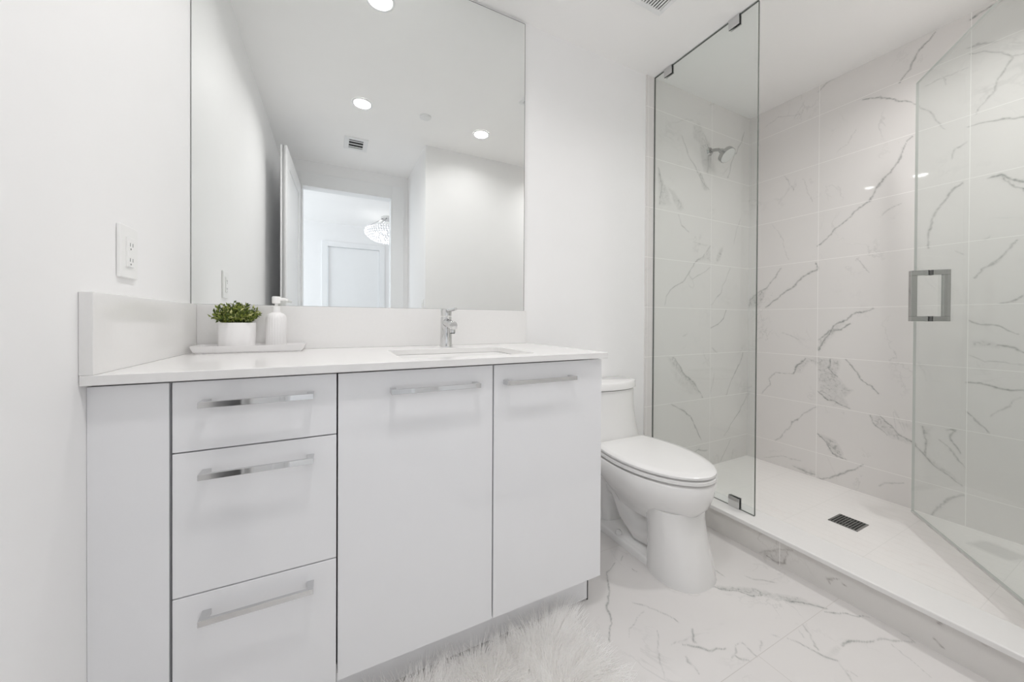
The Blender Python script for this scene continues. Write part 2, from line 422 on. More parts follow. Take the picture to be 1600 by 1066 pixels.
def fnoise(A, B, wl, seed):
    """smooth 2-D value noise in -1..1 with wavelength wl"""
    g = np.random.default_rng(seed).uniform(-1, 1, (257, 257))
    x = A / wl + 300.37
    y = B / wl + 300.71
    xi = np.floor(x).astype(int)
    yi = np.floor(y).astype(int)
    fx = x - xi
    fy = y - yi
    fx = fx * fx * (3 - 2 * fx)
    fy = fy * fy * (3 - 2 * fy)
    xi %= 256
    yi %= 256
    return (g[xi, yi] * (1 - fx) * (1 - fy) + g[xi + 1, yi] * fx * (1 - fy) + g[xi, yi + 1] * (1 - fx) * fy + g[xi + 1, yi + 1] * fx * fy)

def seg_dist(A, B, P):
    best = np.full(A.shape, 1e9)
    tt = np.zeros(A.shape)
    n = len(P) - 1
    for i in range(n):
        ax, ay = P[i]
        bx, by = P[i + 1]
        dx, dy = bx - ax, by - ay
        l2 = dx * dx + dy * dy + 1e-9
        t = np.clip(((A - ax) * dx + (B - ay) * dy) / l2, 0, 1)
        d = np.hypot(A - ax - t * dx, B - ay - t * dy)
        k = d < best
        best[k] = d[k]
        tt[k] = (i + t[k]) / n
    return best, tt

def inside(A, B, P):
    r = np.zeros(A.shape, bool)
    n = len(P)
    for i in range(n):
        x1, y1 = P[i]
        x2, y2 = P[(i + 1) % n]
        if y1 == y2:
            continue
        c = ((y1 > B) != (y2 > B)) & (A < (x2 - x1) * (B - y1) / (y2 - y1) + x1)
        r ^= c
    return r

def vein_field(A, B, veins, seed):
    """A, B in mm"""
    A0, B0 = A, B
    A = A0 + 7 * fnoise(A0, B0, 45, seed) + 3 * fnoise(A0, B0, 14, seed + 1)
    B = B0 + 7 * fnoise(A0, B0, 45, seed + 2) + 3 * fnoise(A0, B0, 14, seed + 3)
    nz = 0.5 + 0.35 * fnoise(A0, B0, 22, seed + 4) + 0.25 * fnoise(A0, B0, 9, seed + 5)
    V = np.zeros(A.shape)
    for k, w, d, P in veins:
        d = d / 100
        P = [(float(p[0]), float(p[1])) for p in P]
        xs = [p[0] for p in P]
        ys = [p[1] for p in P]
        m = (A > min(xs) - 40) & (A < max(xs) + 40) & (B > min(ys) - 40) & (B < max(ys) + 40)
        if not m.any():
            continue
        a, b, q = A[m], B[m], nz[m]
        if k == 'L':
            dist, t = seg_dist(a, b, P)
            ww = 0.5 * w * (0.45 + 0.55 * np.sin(np.pi * np.clip(t, 0.06, 0.94)) ** 0.5) * (0.6 + 0.8 * q)
            v = d * np.exp(-(dist / ww) ** 2) * (0.65 + 0.55 * q) + 0.06 * d * np.exp(-(dist / (3.5 * ww)) ** 2)
        else:
            dist, t = seg_dist(a, b, P + [P[0]])
            ins = inside(a, b, P)
            soft = np.where(ins, 1 - np.exp(-(dist / 6) ** 2), 0)
            ripple = np.abs(fnoise(a, b, 16, seed + 8) + 0.6 * fnoise(a, b, 34, seed + 9))
            v = d * (soft * (0.20 + 0.30 * q + 0.7 * np.exp(-(ripple / 0.10) ** 2)) + 0.35 * np.exp(-(dist / 4) ** 2) * q)
        V[m] = np.maximum(V[m], v) + 0.15 * np.minimum(V[m], v)
    return np.clip(V, 0, 1)

def grid_mesh(name, us, vs, fn, material, veins, seed, extra=None):
    """rectangular grid face; fn(u, v) -> xyz arrays; the vein strength is stored per vertex"""
    Ug, Vg = np.meshgrid(us, vs, indexing='ij')
    co = np.stack(fn(Ug, Vg), -1).reshape(-1, 3)
    val = vein_field(Ug * 1000, Vg * 1000, veins, seed).reshape(-1)
    nu, nv = len(us), len(vs)
    i = np.arange(nu * nv).reshape(nu, nv)
    quads = np.stack([i[:-1, :-1], i[1:, :-1], i[1:, 1:], i[:-1, 1:]], -1).reshape(-1, 4)
    if extra:
        for q in extra:                       # plain quads that close the slab
            b0 = len(co)
            co = np.vstack([co, np.array(q)])
            val = np.concatenate([val, np.zeros(4)])
            quads = np.vstack([quads, [[b0, b0 + 1, b0 + 2, b0 + 3]]])
    me = bpy.data.meshes.new(name)
    me.vertices.add(len(co))
    me.vertices.foreach_set('co', co.astype(np.float32).ravel())
    me.loops.add(quads.size)
    me.loops.foreach_set('vertex_index', quads.astype(np.int32).ravel())
    me.polygons.add(len(quads))
    me.polygons.foreach_set('loop_start', np.arange(0, quads.size, 4, dtype=np.int32))
    me.polygons.foreach_set('loop_total', np.full(len(quads), 4, dtype=np.int32))
    me.update(calc_edges=True)
    at = me.attributes.new('vein', 'FLOAT', 'POINT')
    at.data.foreach_set('value', val.astype(np.float32))
    me.materials.append(material)
    me.validate()
    o = bpy.data.objects.new(name, me)
    COL.objects.link(o)
    return o

# ------------------------------------------------------------------ the room
YS = -1.468           # end wall of the shower
YP = -1.472           # face of the partition opposite the mirror
YD = -2.265           # wall with the doorway
XP = 1.125            # side of the partition along the entry
XR = 3.137            # right shower wall
XT = 2.104            # where the shower tile starts on the back wall

lin = lambda a, b, s: np.linspace(a, b, max(2, int(round(abs(b - a) / s)) + 1))
# floor: fine grid where it shows, plain slabs elsewhere
fl = grid_mesh('floor', lin(1.10, 2.12, 0.004), lin(-1.40, 0.0, 0.004), lambda a, b: (a, b, a * 0), TILE_F, VEIN_FLOOR, 11,
               extra=[[(-0.05, -2.4, 0), (1.10, -2.4, 0), (1.10, 0.0, 0), (-0.05, 0.0, 0)],
                      [(-0.05, -2.4, -0.05), (2.12, -2.4, -0.05), (2.12, 0.0, -0.05), (-0.05, 0.0, -0.05)]])
struct(fl)
struct(link('floor_bedroom', BX(-1.7, 3.3, -4.7, -2.365, -0.05, 0.0), mat('bedroom_floor', (0.72, 0.70, 0.68), 0.3)))
struct(link('floor_shower', BX(2.24, XR + 0.02, YS - 0.02, 0.0, -0.05, 0.05), PANTILE))
struct(link('ceiling', BX(-0.1, 3.25, -2.365, 0.1, H, H + 0.1), CEILP))
struct(link('ceiling_bedroom', BX(-1.7, 3.3, -4.7, -2.365, H, H + 0.1), CEILP))
struct(link('wall_left', BX(-0.1, 0.0, -2.365, 0.1, 0, H), PAINT))
struct(link('wall_back', BX(0.0, XT, 0.0, 0.1, 0, H), PAINT))
struct(grid_mesh('wall_shower_back', lin(XT, XR + 0.01, 0.004), lin(0.0, H, 0.004), lambda a, b: (a, a * 0 - 0.008, b), TILE_B, VEIN_BACK, 23,
                 extra=[[(XT, -0.008, 0), (XT, 0.1, 0), (XT, 0.1, H), (XT, -0.008, H)]]))
struct(grid_mesh('wall_right', lin(YS - 0.01, 0.0, 0.004), lin(0.0, H, 0.004), lambda a, b: (a * 0 + XR, a, b), TILE_R, VEIN_RIGHT, 37,
                 extra=[[(XR + 0.1, YS, 0), (XR + 0.1, 0.1, 0), (XR + 0.1, 0.1, H), (XR + 0.1, YS, H)]]))
bm = bmesh.new()
box(bm, 2.085, 3.25, YS - 0.1, YS, 0, H)
struct(link('wall_shower_front', bm, marble('marble_wall_front', (0.72, 0.705, 0.685), (0.25, 0.225, 0.21), [(0, 2.7, 0.592), (2, 0.208, 0.3009)])))
struct(link('wall_partition', BX(XP, 2.085, YD, YP, 0, H), PAINT))
DX0, DX1, DZ = 0.168, 0.966, 2.27
bm = bmesh.new()
box(bm, -0.0, DX0, YD - 0.1, YD, 0, H)
box(bm, DX1, XP + 0.2, YD - 0.1, YD, 0, H)
box(bm, DX0, DX1, YD - 0.1, YD, DZ, H)
struct(link('wall_front', bm, PAINT))
# casing around the doorway
bm = bmesh.new()
t = 0.018
box(bm, DX1, DX1 + 0.118, YD, YD + t, 0, DZ + 0.12)
box(bm, 0.03, DX0, YD, YD + t, 0, DZ + 0.12)
box(bm, DX0, DX1, YD, YD + t, DZ, DZ + 0.12)
for a in ((DX1 - 0.012, DX1, YD - 0.1, YD + t, 0, DZ - 0.012), (DX0, DX0 + 0.012, YD - 0.1, YD + t, 0, DZ - 0.012), (DX0, DX1, YD - 0.1, YD + t + 0.004, DZ - 0.012, DZ)):
    box(bm, *a)
struct(link('trim_1', bm, TRIMP, bevel=0.003))
# bedroom beyond the doorway
bm = bmesh.new()
box(bm, -1.7, 0.36, -4.65, -4.55, 0, H)
box(bm, 1.10, 3.3, -4.65, -4.55, 0, H)
box(bm, 0.36, 1.10, -4.65, -4.55, 2.147, H)
struct(link('wall_bedroom_far', bm, PAINT))
bm = bmesh.new()
box(bm, -1.65, -1.55, -4.55, -4.2, 0, H)
box(bm, -1.65, -1.55, -2.7, -2.365, 0, H)
box(bm, -1.65, -1.55, -4.2, -2.7, 0, 0.4)
box(bm, -1.65, -1.55, -4.2, -2.7, 2.3, H)
struct(link('wall_bedroom_left', bm, PAINT))
struct(link('wall_bedroom_right', BX(3.15, 3.25, -4.55, -2.365, 0, H), PAINT))
bm = bmesh.new()
box(bm, -1.55, 0.0, -2.365, -2.355, 0, H)
box(bm, XP + 0.2, 3.15, -2.365, -2.355, 0, H)
struct(link('wall_bedroom_near', bm, PAINT))
bm = bmesh.new()
for a in ((-4.2, -4.16, 0.4, 2.3), (-2.74, -2.7, 0.4, 2.3), (-4.16, -2.74, 0.4, 0.44), (-4.16, -2.74, 2.26, 2.3), (-3.47, -3.43, 0.44, 2.26)):
    box(bm, -1.62, -1.57, *a)
struct(link('added_window_1', bm, TRIMP))  # unseen window, added to give the bedroom its brightness
# bedroom door in the far wall
d2 = struct(link('door_2', BX(0.366, 1.094, -4.60, -4.565, 0.01, 2.141), TRIMP, bevel=0.002))
bm = bmesh.new()
for a in ((0.28, 0.36, 0, 2.223), (1.10, 1.18, 0, 2.223), (0.36, 1.10, 2.147, 2.223)):
    box(bm, a[0], a[1], -4.55, -4.532, a[2], a[3])
struct(link('trim_2', bm, TRIMP, bevel=0.003))

# open door leaf of the bathroom, swung in along the left wall
door1 = struct(thing('door_1', 'white panel door swung open against the left wall, seen in the mirror', 'door', (0.146, -2.243, 0)))
ang = math.atan2(-0.033, 0.80)      # leaf runs +y from the hinge, leaning to the wall
def leaf_box(bm, s0, s1, n0, n1, z0, z1):
    dx, dy = -0.036, 0.999
    nx, ny = 0.999, 0.041
    P = lambda s, n, z: (0.146 + dx * s + nx * n, -2.243 + dy * s + ny * n, z)
    v = [bm.verts.new(P(s, n, z)) for z in (z0, z1) for s, n in ((s0, n0), (s1, n0), (s1, n1), (s0, n1))]
    for idx in ((0, 3, 2, 1), (4, 5, 6, 7), (0, 1, 5, 4), (1, 2, 6, 5), (2, 3, 7, 6), (3, 0, 4, 7)):
        bm.faces.new([v[i] for i in idx])
bm = bmesh.new()
LW = 0.805
leaf_box(bm, 0, LW, -0.012, 0.012, 0.01, 2.262)
for s0, s1, z0, z1 in ((0, 0.12, 0.01, 2.262), (LW - 0.12, LW, 0.01, 2.262), (0.12, LW - 0.12, 2.14, 2.262), (0.12, LW - 0.12, 0.01, 0.25)):
    leaf_box(bm, s0, s1, -0.02, 0.02, z0, z1)
link('door_leaf', bm, TRIMP, door1, bevel=0.0015)
bm = bmesh.new()
for sg in (1, -1):
    def P(s, n, z):
        return (0.146 - 0.041 * s + 0.999 * n, -2.243 + 0.999 * s + 0.041 * n, z)
    cyl(bm, P(LW - 0.06, 0.02 * sg, 1.06), (sg, 0, 0), 0.026, 0.008)
    tube(bm, [P(LW - 0.06, 0.028 * sg, 1.06), P(LW - 0.06, 0.045 * sg, 1.06), P(LW - 0.075, 0.05 * sg, 1.06), P(LW - 0.17, 0.05 * sg, 1.06)], 0.008)
link('door_handle', bm, STEEL, door1, smooth=True, autos=40)

# ------------------------------------------------------------------ mirror
mr = thing('mirror', 'large frameless wall mirror reaching from backsplash to ceiling', 'mirror', (0.64, -0.003, 1.0733))
link('mirror_sheet', BX(0.003, 1.2735, -0.006, -0.001, 1.075, 2.488), MIRROR, mr)
bm = bmesh.new()
for a in ((0.0005, 0.003, 1.0735, 2.490), (1.2735, 1.276, 1.0735, 2.490), (0.003, 1.2735, 2.488, 2.4905), (0.003, 1.2735, 1.0733, 1.075)):
    box(bm, a[0], a[1], -0.0065, -0.001, a[2], a[3])
link('edge_gap_reflection', bm, EDGE_REFL, mr)  # thin edge strips; their grey stands in for the gap's dark reflection

# ------------------------------------------------------------------ vanity
ct = thing('vanity_countertop', 'white quartz countertop over the vanity cabinets', 'countertop', (0.64, -0.3, 0.894))
bm = bmesh.new()
ZC0, ZC = 0.894, 0.914
SX0, SX1, SY0, SY1 = 0.605, 1.045, -0.525, -0.20
outer = [(0.001, -0.60), (1.289, -0.60), (1.289, -0.001), (0.001, -0.001)]
inner = rrect(SX0, SX1, SY0, SY1, 0.03)
ov = [bm.verts.new((x, y, ZC)) for x, y in outer]
iv = [bm.verts.new((x, y, ZC)) for x, y in inner]
es = [bm.edges.new((ov[i], ov[(i + 1) % 4])) for i in range(4)] + [bm.edges.new((iv[i], iv[(i + 1) % len(iv)])) for i in range(len(iv))]
bmesh.ops.triangle_fill(bm, edges=es, use_beauty=True)
g = bmesh.ops.extrude_face_region(bm, geom=bm.faces[:])
bmesh.ops.translate(bm, verts=[e for e in g['geom'] if isinstance(e, bmesh.types.BMVert)], vec=(0, 0, ZC0 - ZC))
link('slab', bm, QUARTZ, ct, bevel=0.0015)
tag(link('backsplash', BX(0.0203, 1.281, -0.02, -0.0005, ZC + 0.0002, 1.0733), QUARTZ, bevel=0.001), 'long white quartz backsplash strip under the mirror', 'backsplash')
tag(link('side_splash', BX(0.0005, 0.02, -0.60, -0.0005, ZC + 0.0002, 1.0733), QUARTZ, bevel=0.001), 'short white quartz side splash against the left wall', 'backsplash')

sk = thing('undermount_sink', 'white rectangular undermount sink set into the quartz countertop', 'sink', (0.82, -0.36, 0.76))
bm = bmesh.new()
rings = []
for g_, z, r in ((0.02, 0.8935, 0.04), (-0.004, 0.8935, 0.03), (-0.006, 0.886, 0.03), (-0.012, 0.80, 0.035), (-0.025, 0.775, 0.04), (-0.06, 0.765, 0.04), (-0.10, 0.763, 0.03)):
    rings.append([(x, y, z) for x, y in rrect(SX0 - g_, SX1 + g_, SY0 - g_, SY1 + g_, r)])
loft(bm, rings, cap0=False)
link('basin', bm, PORC, sk, smooth=True, autos=50)
bm = bmesh.new()
lathe(bm, [(0.0, 0.7632), (0.030, 0.7632), (0.032, 0.766), (0.024, 0.7665), (0.022, 0.764), (0.0, 0.764)], c=(0.825, -0.36), n=24, cap0=False, cap1=False)
link('drain', bm, CHROME, sk, smooth=True)

FX, FY = 0.852, -0.105
fc = thing('faucet', 'chrome single lever faucet behind the sink', 'faucet', (FX, FY, ZC))
bm = bmesh.new()
lathe(bm, [(0.0265, ZC), (0.0265, ZC + 0.004), (0.025, ZC + 0.006), (0.0235, ZC + 0.06), (0.0225, ZC + 0.122), (0.021, ZC + 0.125), (0.0, ZC + 0.125)], c=(FX, FY), cap1=False)
link('faucet_body', bm, CHROME, fc, smooth=True, autos=40)
bm = bmesh.new()
tube(bm, [(FX, FY - 0.01, ZC + 0.100), (FX, FY - 0.05, ZC + 0.095), (FX, FY - 0.10, ZC + 0.088), (FX, FY - 0.105, ZC + 0.0875)], [0.019, 0.018, 0.0175, 0.015], n=24)
cyl(bm, (FX, FY - 0.088, ZC + 0.076), (0, -0.05, -1), 0.0115, 0.016)
link('spout', bm, CHROME, fc, smooth=True, autos=40)
bm = bmesh.new()
cyl(bm, (FX, FY - 0.0888, ZC + 0.060), (0, -0.05, -1), 0.0095, 0.003)
link('aerator', bm, BLACKR, fc)
bm = bmesh.new()
lathe(bm, [(0.0225, ZC + 0.128), (0.0225, ZC + 0.150), (0.020, ZC + 0.156), (0.0, ZC + 0.157)], c=(FX, FY), cap1=False)
tube(bm, [(FX, FY - 0.01, ZC + 0.147), (FX, FY - 0.05, ZC + 0.150), (FX + 0.002, FY - 0.125, ZC + 0.154)], [0.009, 0.0065, 0.0055], n=16)
link('lever', bm, CHROME, fc, smooth=True, autos=40)

YF = -0.575           # plane of the cabinet fronts
def pull(parent, x0, x1, z):
    bm = bmesh.new()
    y1, y0, w, d = YF, YF - 0.034, 0.016, 0.008
    poly = [(x0, y0), (x1, y0), (x1, y1), (x1 - w, y1), (x1 - w * 0.8, y0 + d), (x0 + w * 0.8, y0 + d), (x0 + w, y1), (x0, y1)]
    prism(bm, poly, z - 0.0065, z + 0.0065)
    return link('handle', bm, CHROME, parent, bevel=0.0008)

dc = thing('drawer_cabinet', 'glossy white three-drawer cabinet at the left end of the vanity', 'cabinet', (0.22, -0.3, 0))
bm = bmesh.new()
box(bm, 0.004, 0.437, YF + 0.022, -0.005, 0.118, 0.889)
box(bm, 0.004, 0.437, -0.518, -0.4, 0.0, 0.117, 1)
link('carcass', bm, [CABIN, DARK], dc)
link('filler_panel', BX(0.0004, 0.1215, YF, YF + 0.02, 0.0, 0.8885), CAB, dc, bevel=0.001)
link('toe_kick', BX(0.1225, 0.437, -0.524, -0.5185, 0.004, 0.1165), CAB, dc)
for z0, z1, hz in ((0.7395, 0.8885, 0.8425), (0.4305, 0.7365, 0.691), (0.1176, 0.4275, 0.3835)):
    dr = link('drawer', BX(0.1265, 0.4365, YF, YF + 0.02, z0, z1), CAB, dc, bevel=0.001)
    pull(dr, 0.176, 0.388, hz)

sc_ = thing('sink_cabinet', 'glossy white two-door cabinet under the sink, beside the toilet', 'cabinet', (0.86, -0.3, 0))
bm = bmesh.new()
box(bm, 0.439, 1.279, YF + 0.022, YF + 0.045, 0.118, 0.889)
box(bm, 0.439, 1.279, -0.09, -0.005, 0.118, 0.889)
box(bm, 0.439, 0.455, YF + 0.045, -0.09, 0.118, 0.889)
box(bm, 0.439, 1.279, YF + 0.045, -0.09, 0.118, 0.135)
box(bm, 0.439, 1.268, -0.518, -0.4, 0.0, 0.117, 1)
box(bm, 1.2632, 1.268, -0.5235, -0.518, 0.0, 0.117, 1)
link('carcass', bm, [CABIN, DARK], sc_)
link('side_panel', BX(1.263, 1.2805, YF + 0.022, -0.004, 0.1176, 0.889), CAB, sc_, bevel=0.001)
link('toe_kick', BX(0.4375, 1.2625, -0.524, -0.5185, 0.006, 0.1165), CAB, sc_)
for x0, x1, h0, h1, hz in ((0.4400, 0.8600, 0.563, 0.809, 0.8365), (0.8645, 1.2810, 0.895, 1.150, 0.8350)):
    dr = link('door', BX(x0, x1, YF, YF + 0.02, 0.1176, 0.8880), CAB, sc_, bevel=0.001)
    pull(dr, h0, h1, hz)

# ------------------------------------------------------------------ things on the counter
TY0, TY1 = -0.140, -0.028
tr = tag(link('tray', (lambda b: (loft(b, [[(x, y, z) for x, y in rrect(0.040 - e, 0.333 + e, TY0 - e, TY1 + e * 0.4, 0.008, 3)] for e, z in ((-0.004, ZC), (-0.004, ZC + 0.002), (0.0, ZC + 0.004), (0.007, ZC + 0.024), (0.0045, ZC + 0.024), (-0.004, ZC + 0.007))]), b)[1])(bmesh.new()), CERAM, smooth=True, autos=35),
         'long white ceramic tray at the left end of the countertop', 'tray')
ZT = ZC + 0.0072
PX, PY = 0.143, -0.086
pl = thing('potted_plant', 'small bushy green plant in a white pot on the tray', 'plant', (PX, PY, ZT))
bm = bmesh.new()
lathe(bm, [(0.046, ZT), (0.050, ZT + 0.003), (0.0515, ZT + 0.089), (0.050, ZT + 0.091), (0.0475, ZT + 0.089), (0.046, ZT + 0.078), (0.0, ZT + 0.078)], c=(PX, PY), n=40, cap1=False)
link('pot', bm, CERAM, pl, smooth=True, autos=50)
bm = bmesh.new()
lathe(bm, [(0.0, ZT + 0.0785), (0.0458, ZT + 0.0785), (0.044, ZT + 0.082), (0.0, ZT + 0.084)], c=(PX, PY), n=24, cap0=False, cap1=False)
link('soil', bm, mat('soil', (0.05, 0.04, 0.03), 0.9), pl)
bm = bmesh.new()
leafm = [mat('leaf_dark', (0.07, 0.105, 0.015), 0.4, vary=0.4, vary_scale=60), mat('leaf_mid', (0.26, 0.31, 0.06), 0.4, vary=0.35, vary_scale=60), mat('leaf_pale', (0.62, 0.62, 0.28), 0.4, vary=0.3, vary_scale=60)]
def leaf(bm, p, d, up, L, W, mi):
    d = d.normalized()
    s = d.cross(up)
    if s.length < 1e-4:
        s = d.orthogonal()
    s.normalize()
    n = s.cross(d)
    q = [p, p + d * L * 0.45 + s * W + n * L * 0.10, p + d * L, p + d * L * 0.45 - s * W + n * L * 0.10, p + d * L * 0.5 - n * 0.001]
    v = [bm.verts.new(x) for x in q]
    for f in ((v[0], v[1], v[4]), (v[1], v[2], v[4]), (v[2], v[3], v[4]), (v[3], v[0], v[4])):
        bm.faces.new(f).material_index = mi
rp = random.Random(3)
for k in range(190):
    a = rp.uniform(0, 2 * math.pi)
    el = math.acos(rp.uniform(0.12, 1.0))
    base = Vector((PX + 0.026 * math.cos(a) * math.sin(el), PY + 0.026 * math.sin(a) * math.sin(el), ZT + 0.083))
    k_ = rp.uniform(0.66, 1.05)
    top = Vector((PX + 0.067 * k_ * math.cos(a) * math.sin(el), PY + 0.062 * k_ * math.sin(a) * math.sin(el), ZT + 0.096 + 0.062 * k_ * math.cos(el)))
    d = top - base
    sd = d.orthogonal().normalized() * 0.0008
    v = [bm.verts.new(x) for x in (base - sd, base + sd, top + sd, top - sd)]
    bm.faces.new(v).material_index = 0
    for j in range(8):
        t = rp.uniform(0.35, 1.0)
        p = base.lerp(top, t)
        dd = Vector((rp.gauss(0, 1), rp.gauss(0, 1), rp.gauss(0.3, 0.8))).normalized() * 0.8 + d.normalized() * 0.8
        leaf(bm, p, dd, Vector((rp.gauss(0, 1), rp.gauss(0, 1), 1)), rp.uniform(0.010, 0.018), rp.uniform(0.0026, 0.0046), rp.choice((0, 0, 1, 1, 2)))
link('foliage', bm, leafm, pl, recalc=False)

BX_, BY_ = 0.252, -0.083
sd_ = thing('soap_dispenser', 'white ribbed soap bottle with pump standing beside the plant', 'soap dispenser', (BX_, BY_, ZT))
bm = bmesh.new()
prof = [(0.028, 0), (0.030, 0.003), (0.030, 0.104), (0.028, 0.116), (0.021, 0.123), (0.013, 0.126), (0.0125, 0.134)]
n = 96
rings = [[(BX_ + (r + (0.0007 if (i % 4) < 2 and 0.002 < z < 0.117 else 0)) * math.cos(2 * math.pi * i / n), BY_ + (r + (0.0007 if (i % 4) < 2 and 0.002 < z < 0.117 else 0)) * math.sin(2 * math.pi * i / n), ZT + z) for i in range(n)] for r, z in prof]
loft(bm, rings)
link('bottle', bm, CERAM, sd_, smooth=True, autos=60)
bm = bmesh.new()
lathe(bm, [(0.0115, ZT + 0.134), (0.0115, ZT + 0.148), (0.005, ZT + 0.150), (0.005, ZT + 0.157), (0.0125, ZT + 0.158), (0.013, ZT + 0.179), (0.0115, ZT + 0.182), (0.0, ZT + 0.182)], c=(BX_, BY_), n=28, cap1=False)
tube(bm, [(BX_ + 0.005, BY_, ZT + 0.172), (BX_ + 0.024, BY_ + 0.003, ZT + 0.173), (BX_ + 0.034, BY_ + 0.005, ZT + 0.169)], [0.006, 0.005, 0.004])
link('pump', bm, PLASTIC, sd_, smooth=True, autos=40)

# ------------------------------------------------------------------ outlet and switch plates
ol = thing('wall_outlet', 'white duplex outlet plate on the left wall above the side splash', 'outlet', (0.0, -0.430, 1.175))
link('plate', BX(0.0005, 0.007, -0.468, -0.386, 1.116, 1.235), PLASTIC, ol, bevel=0.002)
link('receptacle', BX(0.006, 0.0105, -0.4435, -0.4105, 1.142, 1.209), PLASTIC, ol, bevel=0.001)
bm = bmesh.new()
for zc in (1.158, 1.193):
    for dy in (-0.006, 0.006):
        box(bm, 0.0098, 0.0108, -0.427 + dy - 0.001, -0.427 + dy + 0.001, zc - 0.004, zc + 0.004)
    cyl(bm, (0.0098, -0.430, zc - 0.010), (1, 0, 0), 0.0022, 0.001, 10)
link('slots', bm, mat('outlet_slot', (0.2, 0.2, 0.2), 0.6), ol)
sw = thing('light_switch', 'white rocker switch plate on the entry side wall, low in the mirror', 'switch', (XP, -1.55, 1.14))
link('plate', BX(XP - 0.007, XP - 0.0005, -1.60, -1.52, 1.085, 1.205), PLASTIC, sw, bevel=0.002)
link('rocker', BX(XP - 0.011, XP - 0.006, -1.577, -1.543, 1.112, 1.178), PLASTIC, sw, bevel=0.001)

# ------------------------------------------------------------------ ceiling fittings
def downlight(x, y, power, label):
    t = thing('recessed_downlight', label, 'ceiling light', (x, y, H), 'recessed ceiling downlights')
    bm = bmesh.new()
    lathe(bm, [(0.067, H - 0.0005), (0.066, H - 0.004), (0.056, H - 0.006), (0.053, H - 0.003), (0.053, H - 0.0005)], c=(x, y), n=40, cap0=False, cap1=False)
    link('trim_ring', bm, TRIMP, t, smooth=True, autos=40)
    bm = bmesh.new()
    lathe(bm, [(0.0, H - 0.002), (0.0535, H - 0.002), (0.0535, H - 0.0015), (0.0, H - 0.0005)], c=(x, y), n=40, cap0=False, cap1=False)
    link('lens', bm, LENS, t)
    l = area_light('lamp', (x, y, H - 0.007), (0, 0, 0), 0.10, 0.10, power, (1, 0.982, 0.978), 152, 'DISK')
    l.parent = t
    l.matrix_parent_inverse = Matrix.Translation(-t.location)
    return t
downlight(0.62, -0.20, P_DOWN[0], 'round recessed downlight above the countertop, topmost in the mirror')
downlight(0.606, -1.09, P_DOWN[1], 'round recessed downlight in the middle of the mirrored ceiling, above the vent')
downlight(1.476, -1.095, P_DOWN[2], 'round recessed downlight close to the plain wall in the mirror')
downlight(2.50, -1.17, P_DOWN[3], 'round recessed downlight in the shower ceiling')

def vent(name, label, cat, x0, x1, y0, y1, b, nslat, along):
    t = thing(name, label, cat, ((x0 + x1) / 2, (y0 + y1) / 2, H))
    bm = bmesh.new()
    z0 = H - 0.008
    for a in ((x0, x1, y0, y0 + b), (x0, x1, y1 - b, y1), (x0, x0 + b, y0 + b, y1 - b), (x1 - b, x1, y0 + b, y1 - b)):
        box(bm, *a, z0, H - 0.0005)
    link('frame', bm, TRIMP, t, bevel=0.002)
    link('backing', BX(x0 + b, x1 - b, y0 + b, y1 - b, H - 0.0015, H - 0.0005), DARK, t)  # black sheet; shade behind the slats put into its colour
    for k in range(nslat):
        bm = bmesh.new()
        if along == 'y':
            p = (x1 - x0 - 2 * b) / nslat
            c = x0 + b + p * (k + 0.5)
            box(bm, c - p * 0.28, c + p * 0.28, y0 + b, y1 - b, z0 + 0.001, z0 + 0.003)
        else:
            p = (y1 - y0 - 2 * b) / nslat
            c = y0 + b + p * (k + 0.5)
            box(bm, x0 + b, x1 - b, c - p * 0.13, c + p * 0.13, z0 + 0.001, z0 + 0.003)
        link('slat', bm, TRIMP, t)
    return t
vent('exhaust_fan_grille', 'white slotted exhaust fan grille in the ceiling above the toilet', 'vent', 1.55, 1.83, -0.60, -0.335, 0.022, 16, 'y')
vent('ceiling_vent', 'small white air vent with dark slots, seen in the mirrored ceiling', 'vent', 0.51, 0.69, -1.83, -1.605, 0.036, 3, 'x')
bm = bmesh.new()
lathe(bm, [(0.0, H - 0.010), (0.036, H - 0.010), (0.041, H - 0.006), (0.041, H - 0.0005)], c=(1.026, -1.055), n=36, cap0=False, cap1=False)
tag(link('sprinkler_cover', bm, TRIMP, smooth=True, autos=40), 'round white sprinkler cover plate on the ceiling, seen in the mirror', 'sprinkler')

# chandelier in the bedroom
CX, CY = 1.155, -3.85
ch = thing('crystal_chandelier', 'round crystal chandelier in the bedroom, seen through the mirrored doorway', 'chandelier', (CX, CY, H))
bm = bmesh.new()
cyl(bm, (CX, CY, H - 0.03), (0, 0, 1), 0.11, 0.0295)
for a in range(6):
    an = a * math.pi / 3
    tube(bm, [(CX + 0.09 * math.cos(an), CY + 0.09 * math.sin(an), H - 0.03), (CX + 0.30 * math.cos(an), CY + 0.30 * math.sin(an), H - 0.16)], 0.006, 8)
link('ceiling_frame', bm, CHROME, ch)
bulb_m = mat('bulb', (1, 1, 1), 0.4, emit=9, emit_color=(1, 0.97, 0.93))
for k in range(6):
    a = k * math.pi / 3
    bm = bmesh.new()
    bmesh.ops.create_uvsphere(bm, u_segments=10, v_segments=6, radius=0.025, matrix=Matrix.Translation((CX + 0.17 * math.cos(a), CY + 0.17 * math.sin(a), H - 0.25)))
    link('bulb', bm, bulb_m, ch)
bm = bmesh.new()
rc = random.Random(5)
